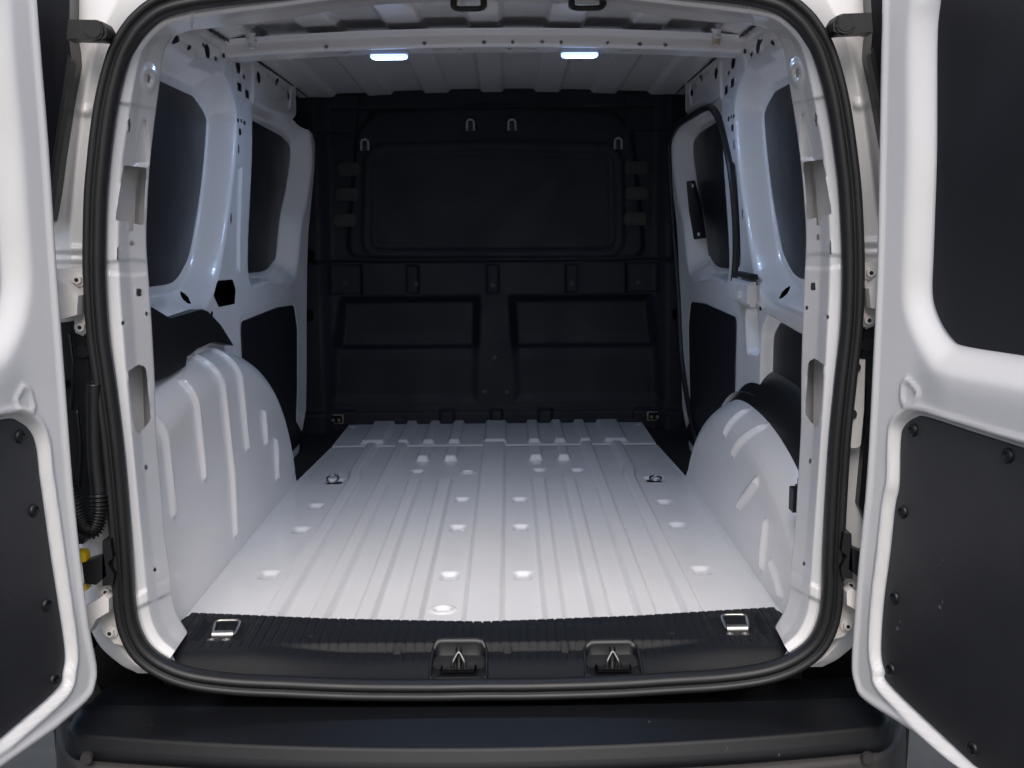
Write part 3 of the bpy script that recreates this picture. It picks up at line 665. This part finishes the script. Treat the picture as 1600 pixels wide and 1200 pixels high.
for c, p in zip(lat, pk):
    q = np.array(p); zt_ = sill_z(q[:, 0], q[:, 1]); n = len(q); cen = q.mean(0)
    lv = [(1.0, None, 0.0), (1.0, None, 0.008), (0.94, None, 0.010), (0.90, None, 0.0), (0.88, -0.012, 0), (0.80, -0.016, 0)]
    vv, ff = [], []
    for k, (sc_, z_, dz) in enumerate(lv):
        for i in range(n): vv.append((cen[0]+(q[i, 0]-cen[0])*sc_, cen[1]+(q[i, 1]-cen[1])*sc_, (zt_[i]+dz) if z_ is None else z_))
    for k in range(len(lv)-1):
        for i in range(n): ff.append((k*n+i, k*n+(i+1) % n, (k+1)*n+(i+1) % n, (k+1)*n+i))
    ff.append(tuple((len(lv)-1)*n+i for i in range(n)))
    cupo = pyd('latch_cup', vv, ff, 'plastic', sill)
    x, y = c[0], c[1]
    bm = bmesh.new(); box(bm, (x, y-0.012, -0.010), (0.062, 0.03, 0.006)); bmo('striker_plate', bm, 'gloss', cupo, bevel=0.003)
    tube('striker', [(x-0.012, y-0.012, -0.008), (x-0.009, y-0.008, 0.002), (x-0.003, y-0.003, 0.012), (x, y-0.002, 0.015), (x+0.003, y-0.003, 0.012), (x+0.009, y-0.008, 0.002), (x+0.012, y-0.012, -0.008)], 0.0032, 'steel', cupo, 10)
    bm = bmesh.new(); cyl(bm, (x, y+0.004, -0.01), (x, y+0.006, 0.019), 0.0055, 0.005, 12); bmo('pin', bm, 'steel', cupo, bevel=0.001)
for c in ringc:
    X, Y = c[0], c[1]; z0 = 0.006
    bm = bmesh.new(); box(bm, (X-0.004, Y-0.03, z0), (0.052, 0.03, 0.004)); pt = bmo('lashing_ring', bm, 'metal', sill, bevel=0.0018, label='steel lashing ring folded up on its plate')
    for k in (-1, 1):
        bm = bmesh.new(); cyl(bm, (X-0.004+k*0.014, Y-0.034, z0), (X-0.004+k*0.014, Y-0.034, z0+0.005), 0.008, 0.0065, 14); bmo('bolt', bm, 'metal', pt, bevel=0.001)
    bm = bmesh.new(); cyl(bm, (X-0.02, Y-0.012, z0+0.006), (X+0.018, Y-0.012, z0+0.006), 0.0085, None, 14); bmo('hinge_barrel', bm, 'metal', pt, bevel=0.001)
    lp = fillet([(-0.021, 0.0), (0.021, 0.0), (0.024, 0.04), (-0.024, 0.04)], 0.011)
    tube('ring', [(X+a, Y-0.012+b*0.95, z0+0.006+b*0.35) for a, b in lp], 0.0030, 'metal', pt, 8, True)

# latch fittings hanging from the header
for x0, x1, y1 in ((705, 760, 19), (889, 946, 18)):
    a = on(x0, 0, 'y', -0.115); b = on(x1, 0, 'y', -0.115); c = on((x0+x1)/2, y1, 'y', -0.115)
    cx, hw, zl = (a[0]+b[0])/2, (b[0]-a[0])/2, c[2]
    bm = bmesh.new(); box(bm, (cx, -0.115, zl+0.062), (2*hw, 0.05, 0.05))
    hf = bmo('header_latch', bm, 'plastic', van, bevel=0.004, label='black latch fitting hanging from the header')
    tube('loop', crom([(cx-hw*0.8, -0.115, zl+0.05), (cx-hw*0.82, -0.118, zl+0.02), (cx-hw*0.75, -0.12, zl+0.006), (cx, -0.121, zl+0.004), (cx+hw*0.75, -0.12, zl+0.006), (cx+hw*0.82, -0.118, zl+0.02), (cx+hw*0.8, -0.115, zl+0.05)], 40), 0.0048, 'plastic', hf, 8)
    for k in (-1, 1):
        bm = bmesh.new(); box(bm, (cx+k*hw*0.86, -0.115, zl+0.022), (0.010, 0.026, 0.034)); bmo('lug', bm, 'plastic', hf, bevel=0.003)

# ------------------------------------------------------------------ bumper
pad = [(-0.10, -0.075), (-0.18, -0.074), (-0.198, -0.072), (-0.206, -0.066), (-0.213, -0.062), (-0.226, -0.063), (-0.30, -0.068), (-0.334, -0.071), (-0.3395, -0.0725), (-0.3425, -0.077), (-0.350, -0.092), (-0.354, -0.104), (-0.352, -0.112)]
shp = [(-0.12, -0.112), (-0.30, -0.110), (-0.352, -0.111), (-0.361, -0.114), (-0.365, -0.120), (-0.372, -0.17), (-0.374, -0.25), (-0.364, -0.36), (-0.33, -0.44)]
us = np.concatenate([np.linspace(-1, -0.8, 30), np.linspace(-0.8, 0.8, 60)[1:-1], np.linspace(0.8, 1, 30)])
def strip(pts_, hw, nm, mt, lb, rnd):
    sub = []
    d = np.r_[0, np.cumsum(np.hypot(*np.diff(np.array(pts_), axis=0).T))]; t = np.unique(np.r_[np.linspace(0, d[-1], 40), d])
    for u in us:
        e = abs(u); row = []
        for yy, zz in zip(np.interp(t, d, [p[0] for p in pts_]), np.interp(t, d, [p[1] for p in pts_])):
            y = yy+0.062*(e*hw/0.66)**2*np.clip((-yy-0.2)/0.1, 0.35, 1)
            if rnd: y += (-0.17-yy)*0.45*max(0, (e-0.91)/0.09)**2; z = zz+0.011-0.05*max(0, (e-0.94)/0.06)**2*0.8
            else: y += 0.24*max(0, (e-0.80)/0.2)**2.0; z = zz+0.011
            row.append((u*hw, y, z))
        sub.append(row)
    return grid_obj(nm, np.array(sub), None, mt, van, lb)
bumper = strip(pad, 0.715, 'bumper_step', 'bumper', 'black scuffed step pad on top of the bumper', True)
low = strip(shp, 0.79, 'bumper', 'bumperlow', 'dark grey plastic rear bumper', False)
for s in (-1, 1):                                # round sensor plugs
    q = on(135 if s < 0 else 1356, 1185, 'y', -0.316); bm = bmesh.new(); cyl(bm, q+np.array([0, 0.006, 0]), q+np.array([0, -0.003, 0]), 0.0095, None, 20); bmo('sensor_plug', bm, 'bumperlow', low, bevel=0.001)
bm = bmesh.new(); box(bm, (0.42, -0.352, -0.19), (0.055, 0.02, 0.08)); bmo('tow_cover', bm, 'bumperlow', low, bevel=0.003)
bm = bmesh.new(); box(bm, (0, 0.03, -0.065), (1.2, 0.10, 0.08)); bmo('sill_gap_shade', bm, 'hole', van)  # added black block, its colour stands in for shade under the seal
bm = bmesh.new(); box(bm, (0, 0.3, -0.40), (1.5, 1.2, 0.02)); bmo('underbody', bm, 'hole', van)

# unseen block added to stop light leaking between the header and the roof skin
bm = bmesh.new(); box(bm, (0, -0.125, 1.215), (1.26, 0.07, 0.12)); bmo('header_light_block', bm, 'paint', van, bevel=0.02, seg=4)

# ------------------------------------------------------------------ body corners, tail lamps, hinges beside the opening
CR = [((118, -60), (262, -60)), ((112, 0), (240, -4)), ((108, 70), (186, 60)), ((100, 130), (166, 120)), ((90, 200), (154, 200)), ((80, 280), (146, 280)), ((72, 350), (142, 350)), ((70, 410), (142, 410)), ((72, 480), (144, 480)),
      ((80, 560), (156, 560)), ((95, 700), (176, 700)), ((110, 830), (186, 830)), ((125, 930), (194, 930)), ((150, 1000), (206, 1000)), ((185, 1036), (230, 1036)), ((215, 1052), (255, 1052))]
A = crom([r[0] for r in CR], 260); B = crom([r[1] for r in CR], 260)
Sg = np.linspace(0, 1, 26); G = A[:, None]+(B-A)[:, None]*Sg[None, :, None]; U, V = G[..., 0], G[..., 1]
Dy = -0.165+0.03*np.abs(Sg[None, :]-0.55)+0*U
Dy = Dy-0.007*trap(V, 384, 394, 6)-0.005*trap(V, 402, 409, 5)-0.006*trap(V, 166, 180, 8)*trap(U, 120, 142, 10)
Dy = Dy+0.012*trap(Sg[None, :]+0*U, 0.18, 0.5, 0.2)*trap(V, 60, 370, 60)
Dd = FW+RI*((U-800)/FOC)[..., None]-UP*((V-600)/FOC)[..., None]
PC = CAM+Dd*((Dy-CAM[1])/Dd[..., 1])[..., None]
extra = PC[:, :1]+np.array([-0.03, 0.10, 0]); PC = np.concatenate([extra, PC], 1)
def q2(px, py, y): return on(px, py, 'y', y)
for s in (-1, 1):
    m_ = (lambda P: np.array(P, float)) if s < 0 else mir
    corner = grid_obj('body_corner', m_(PC), None, 'paint', van, flip=s > 0)
    # tail lamp edge
    tl = [(20, -40), (108, -40), (109, 10), (108, 60), (112, 98), (104, 140), (96, 190), (88, 240), (80, 300), (72, 345), (30, 345)]
    prism('tail_lamp', [m_(q2(a, b, -0.19)) for a, b in tl], (0, 0.10, 0), 'gloss', van, bevel=0.012, label='dark tail lamp edge beside the open door')
    tl2 = [(106, 85), (112, 98), (104, 140), (88, 240), (76, 330), (70, 330), (84, 230), (98, 140)]
    prism('lamp_gasket', [m_(q2(a, b, -0.196)) for a, b in tl2], (0, 0.02, 0), 'rubber', van, bevel=0.002)
    # door stop bracket with a hole
    o2 = [(106, 30), (150, 31), (160, 34), (167, 46), (166, 58), (158, 62), (145, 61), (112, 60), (104, 62)]
    br_ = prism('door_stop', [m_(q2(a, b, -0.235)) for a, b in o2], (0, 0.04, 0), 'plastic', van, bevel=0.004, label='black plastic door stop bracket with a round socket')
    c = m_(q2(147, 47, -0.236)); bm = bmesh.new(); cyl(bm, c+np.array([0, 0.006, 0]), c+np.array([0, -0.003, 0]), 0.0165, 0.0145, 24)
    bmo('socket_rim', bm, 'plastic', br_, bevel=0.0015)
    bm = bmesh.new(); cyl(bm, c+np.array([0, 0.0, 0]), c+np.array([0, -0.0042, 0]), 0.0118, None, 20); bmo('socket', bm, 'hole', br_)
    # hinges: casting, arm to the door, two bolts
    for pl_, arm, bolts, zoff in (([(78, 420), (132, 420), (140, 440), (141, 515), (130, 525), (118, 520), (116, 500), (86, 505)], [(78, 430), (104, 446), (122, 462), (120, 492), (92, 500), (84, 470)], [(123, 437), (128, 511)], 0),
                                  ([(150, 905), (180, 905), (190, 950), (190, 985), (196, 1010), (178, 1005), (158, 985), (156, 950)], [(130, 950), (152, 938), (162, 930), (170, 936), (170, 956), (150, 968), (136, 995), (132, 985)], [(168, 923), (174, 987)], 0)):
        hg = prism('hinge', [m_(q2(a, b, -0.19)) for a, b in pl_], (0, 0.02, 0), 'cast', van, bevel=0.005)
        prism('hinge_arm', [m_(q2(a, b, -0.225)) for a, b in arm], (0, 0.04, 0), 'cast', hg, bevel=0.009)
        for a, b in bolts:
            c = m_(q2(a, b, -0.19)); bm = bmesh.new(); cyl(bm, c, c+np.array([0, -0.004, 0]), 0.0125, 0.0115, 18); cyl(bm, c+np.array([0, -0.003, 0]), c+np.array([0, -0.010, 0]), 0.0085, 0.0078, 6)
            bo = bmo('bolt', bm, 'cast', hg, bevel=0.001)
            bm = bmesh.new(); cyl(bm, c+np.array([0, -0.008, 0]), c+np.array([0, -0.0104, 0]), 0.0035, None, 10); bmo('bolt_socket', bm, 'hole', hg)
    # dark housing in the gap behind the door
    hs = [(86, 505), (118, 503), (134, 530), (140, 580), (132, 620), (138, 700), (150, 800), (130, 850), (112, 850), (100, 700)]
    hz = prism('lamp_housing', [m_(q2(a, b, -0.183)) for a, b in hs], (0, 0.02, 0), 'plastic', van, bevel=0.004)
    for a, b, r_ in ((131, 548, 0.012), (100, 600, 0.008), (108, 760, 0.008)):
        c = m_(q2(a, b, -0.184)); bm = bmesh.new(); cyl(bm, c, c+np.array([0, -0.008, 0]), r_, r_*0.9, 16); bmo('boss', bm, 'plastic', hz, bevel=0.0015)
    for a, b in ((108, 520), (120, 640)):
        tube('wire', crom([m_(q2(a, b, -0.19)), m_(q2(a+6, b+60, -0.194)), m_(q2(a+4, b+120, -0.192))], 20), 0.003, 'gloss', hz, 6)
    # check strap
    for poly in ([(160, 845), (172, 843), (176, 872), (168, 880), (178, 898), (176, 914), (160, 916)], [(128, 880), (146, 874), (162, 866), (166, 900), (150, 914), (132, 912)]):
        ck = prism('check_strap', [m_(q2(a, b, -0.225)) for a, b in poly], (0, 0.03, 0), 'plastic', van, bevel=0.004)
    for poly in ([(118, 862), (130, 862), (134, 868), (134, 880), (120, 882)], [(124, 916), (134, 914), (136, 922), (126, 928)]):
        prism('clip', [m_(q2(a, b, -0.22)) for a, b in poly], (0, 0.02, 0), 'yellow', ck, bevel=0.002)
    if s < 0:                                     # ribbed cable conduit
        pth = crom([q2(147, 600, -0.205), q2(147, 660, -0.207), q2(149, 720, -0.21), q2(154, 770, -0.213), q2(154, 805, -0.218), q2(146, 828, -0.225), q2(132, 826, -0.23), q2(122, 808, -0.235), q2(114, 780, -0.24), q2(106, 750, -0.24)], 260)
        k = np.arange(260); rd = np.where(k < 88, 0.0125, 0.0128+0.0022*np.cos(k*2*math.pi/5.0))
        tube('cable_conduit', pth, rd, 'plastic', van, 14, label='black corrugated cable conduit by the hinge')
    else:                                         # pale plate with two holes
        plt = [on(a, b, 'y', -0.19) for a, b in ((1328, 562), (1352, 562), (1350, 640), (1345, 695), (1340, 700), (1322, 700))]
        pt = prism('cover_plate', plt, (0, 0.012, 0), 'cast', van, bevel=0.004)
        for a, b in ((1336, 574), (1330, 647)):
            c = on(a, b, 'y', -0.191); bm = bmesh.new(); cyl(bm, c, c+np.array([0, -0.003, 0]), 0.009, None, 16); bmo('plug', bm, 'hole', pt)

# ------------------------------------------------------------------ rear doors
AD = math.radians(16); HX, HY = 0.63, -0.25
DD = np.array([math.sin(AD), -math.cos(AD), 0]); DN = np.array([-math.cos(AD), -math.sin(AD), 0]); DO = np.array([HX, HY, 0])
def dpt(side, px, py, off=0.0):
    r = ray(px, py).copy(); c = CAM.copy()
    if side < 0: r[0] *= -1; c[0] *= -1
    o = DO+DN*off; t = ((o-c)@DN)/(r@DN); P = c+r*t; return ((P-DO)@DD, P[2])
TR = {1: dict(edge=((1395, 0), (1393, 100), (1390, 250), (1387, 400), (1380, 560), (1370, 740), (1359, 850), (1350, 960), (1346, 1030), (1351, 1065), (1369, 1101), (1440, 1148)),
              win=((1467, 0), (1462, 56), (1461, 225), (1457, 337), (1455, 400), (1454, 462), (1465, 500), (1484, 530), (1506, 543), (1600, 558)),
              pan=((1600, 700), (1525, 676), (1450, 652), (1431, 652), (1414, 665), (1409, 687), (1407, 755), (1400, 790), (1391, 870), (1382, 943), (1378, 1017), (1384, 1050), (1395, 1075), (1523, 1196)),
              tri=((1409, 600), (1417, 588), (1438, 610), (1436, 624), (1414, 638), (1408, 625)),
              scw=((1425, 672), (1573, 712), (1409, 800), (1396, 934), (1390, 1046), (1518, 1170)), W=0.52),
      -1: dict(edge=((43, 0), (51, 100), (63, 250), (73, 400), (85, 560), (99, 740), (110, 850), (124, 960), (137, 1030), (135, 1065), (120, 1100), (65, 1150)),
               win=((-32, 0), (-25, 100), (-12, 225), (-4, 337), (1, 400), (2, 450), (-6, 490), (-22, 522), (-45, 538), (-130, 556)),
               pan=((-100, 690), (-40, 666), (12, 654), (30, 659), (46, 672), (55, 696), (60, 740), (66, 780), (79, 870), (90, 943), (100, 1017), (97, 1050), (86, 1079), (0, 1154)),
               tri=((20, 623), (34, 600), (47, 606), (55, 637), (49, 648), (26, 640)),
               scw=((33, 682), (-110, 720), (55, 798), (75, 945), (87, 1062), (-20, 1160)), W=0.70)}
def build_door(side):
    T_ = TR[side]; W = T_['W']
    edge = crom([dpt(side, a, b, -0.03) for a, b in T_['edge']], 70).tolist(); dwin = crom([dpt(side, a, b, -0.02) for a, b in T_['win']], 50).tolist()
    dpan = crom([dpt(side, a, b, -0.012) for a, b in T_['pan']], 70).tolist(); tri = fillet([dpt(side, a, b) for a, b in T_['tri']], 0.006)
    scw = [dpt(side, a, b, -0.008) for a, b in T_['scw']]; zbot = edge[-1][1]
    outl = [(edge[0][0]+0.02, 1.16)]+edge+[(0.25, zbot-0.004), (W-0.05, zbot-0.004), (W, zbot+0.05), (W-0.01, 1.16)]
    outl = fillet(outl, 0.02, 3)
    wz = dwin[-1][1]
    win = fillet([(dwin[0][0], 1.09)]+dwin+[(W-0.10, wz), (W-0.09, 1.09)], 0.02, 4)
    pz = dpan[0][1]
    pan_ = fillet([(W-0.07, pz)]+dpan+[(W-0.07, dpan[-1][1])], 0.012, 4)
    def dmap(Uu, Vv, h):
        P = DO+Uu[..., None]*DD+np.asarray(h)[..., None]*DN+Vv[..., None]*np.array([0, 0, 1.0])
        return P if side > 0 else mir(P)
    def hfun(Uu, Vv):
        d = sdf(outl, Uu, Vv); h = -0.052*(1-ss(-d, 0.0, 0.022))**2
        h = h+0.003*trap(-d, 0.018, 0.030, 0.008)
        d = sdf(win, Uu, Vv); h = h-0.026*(1-ss(d, 0.0, 0.045))**1.4
        d = sdf(pan_, Uu, Vv); h = h-0.014*(1-ss(d, 0.002, 0.012))+0.003*trap(d, 0.008, 0.018, 0.006)
        d = sdf(tri, Uu, Vv); h = h+0.004*trap(d, -0.006, 0.0, 0.004)
        zmid = (dwin[-1][1]+dpan[0][1])/2
        h = h+0.009*np.exp(-((Vv-zmid-0.01)/0.045)**2)*ss(Uu, 0.10, 0.2)
        return h
    door = hsheet('rear_door', (min(p[0] for p in outl)-0.01, W+0.01), (zbot-0.02, 1.17), 0.0046, lambda U_, V_: dmap(U_, V_, hfun(U_, V_)), 'paint', van, outline=outl,
                  label='white rear door swung open with dark window blank and lining board')
    ol = np.array(outl); f3 = dmap(ol[:, 0], ol[:, 1], np.full(len(ol), -0.050)); f4 = dmap(ol[:, 0], ol[:, 1], np.full(len(ol), -0.078))
    bm = bmesh.new(); a = [bm.verts.new(tuple(p)) for p in f3]; b = [bm.verts.new(tuple(p)) for p in f4]
    for i in range(len(a)): bm.faces.new((a[i-1], a[i], b[i], b[i-1]))
    bm.faces.new(b); bmo('outer_skin', bm, 'paint', door, True)
    poly_panel('window_blank', win, lambda a, b, off: dmap(a, b, np.full(a.shape, -0.023+off)), 0.006, 'dark', door, 'dark grey blanking panel in the door window')
    tb = poly_panel('trim_board', pan_, lambda a, b, off: dmap(a, b, np.full(a.shape, -0.010+off)), 0.004, 'board', door, 'dark grey hardboard door lining')
    for (a, b) in scw:
        def ring_(r, h, n=16): return [dmap(np.array([a+r*math.cos(2*math.pi*i/n)]), np.array([b+r*math.sin(2*math.pi*i/n)]), np.array([h]))[0] for i in range(n)]
        rg = [(0.0105, -0.0105), (0.0105, -0.008), (0.0085, -0.0058), (0.0062, -0.0055), (0.0052, -0.0078), (0.0012, -0.0082)]
        vv = [p for r, h in rg for p in ring_(r, h)]; ff = []
        for k in range(len(rg)-1):
            for i in range(16): ff.append((k*16+i, k*16+(i+1) % 16, (k+1)*16+(i+1) % 16, (k+1)*16+i))
        ff.append(tuple((len(rg)-1)*16+i for i in range(16)))
        pyd('push_rivet', vv, ff, 'plastic', tb)
    return door
build_door(1); build_door(-1)
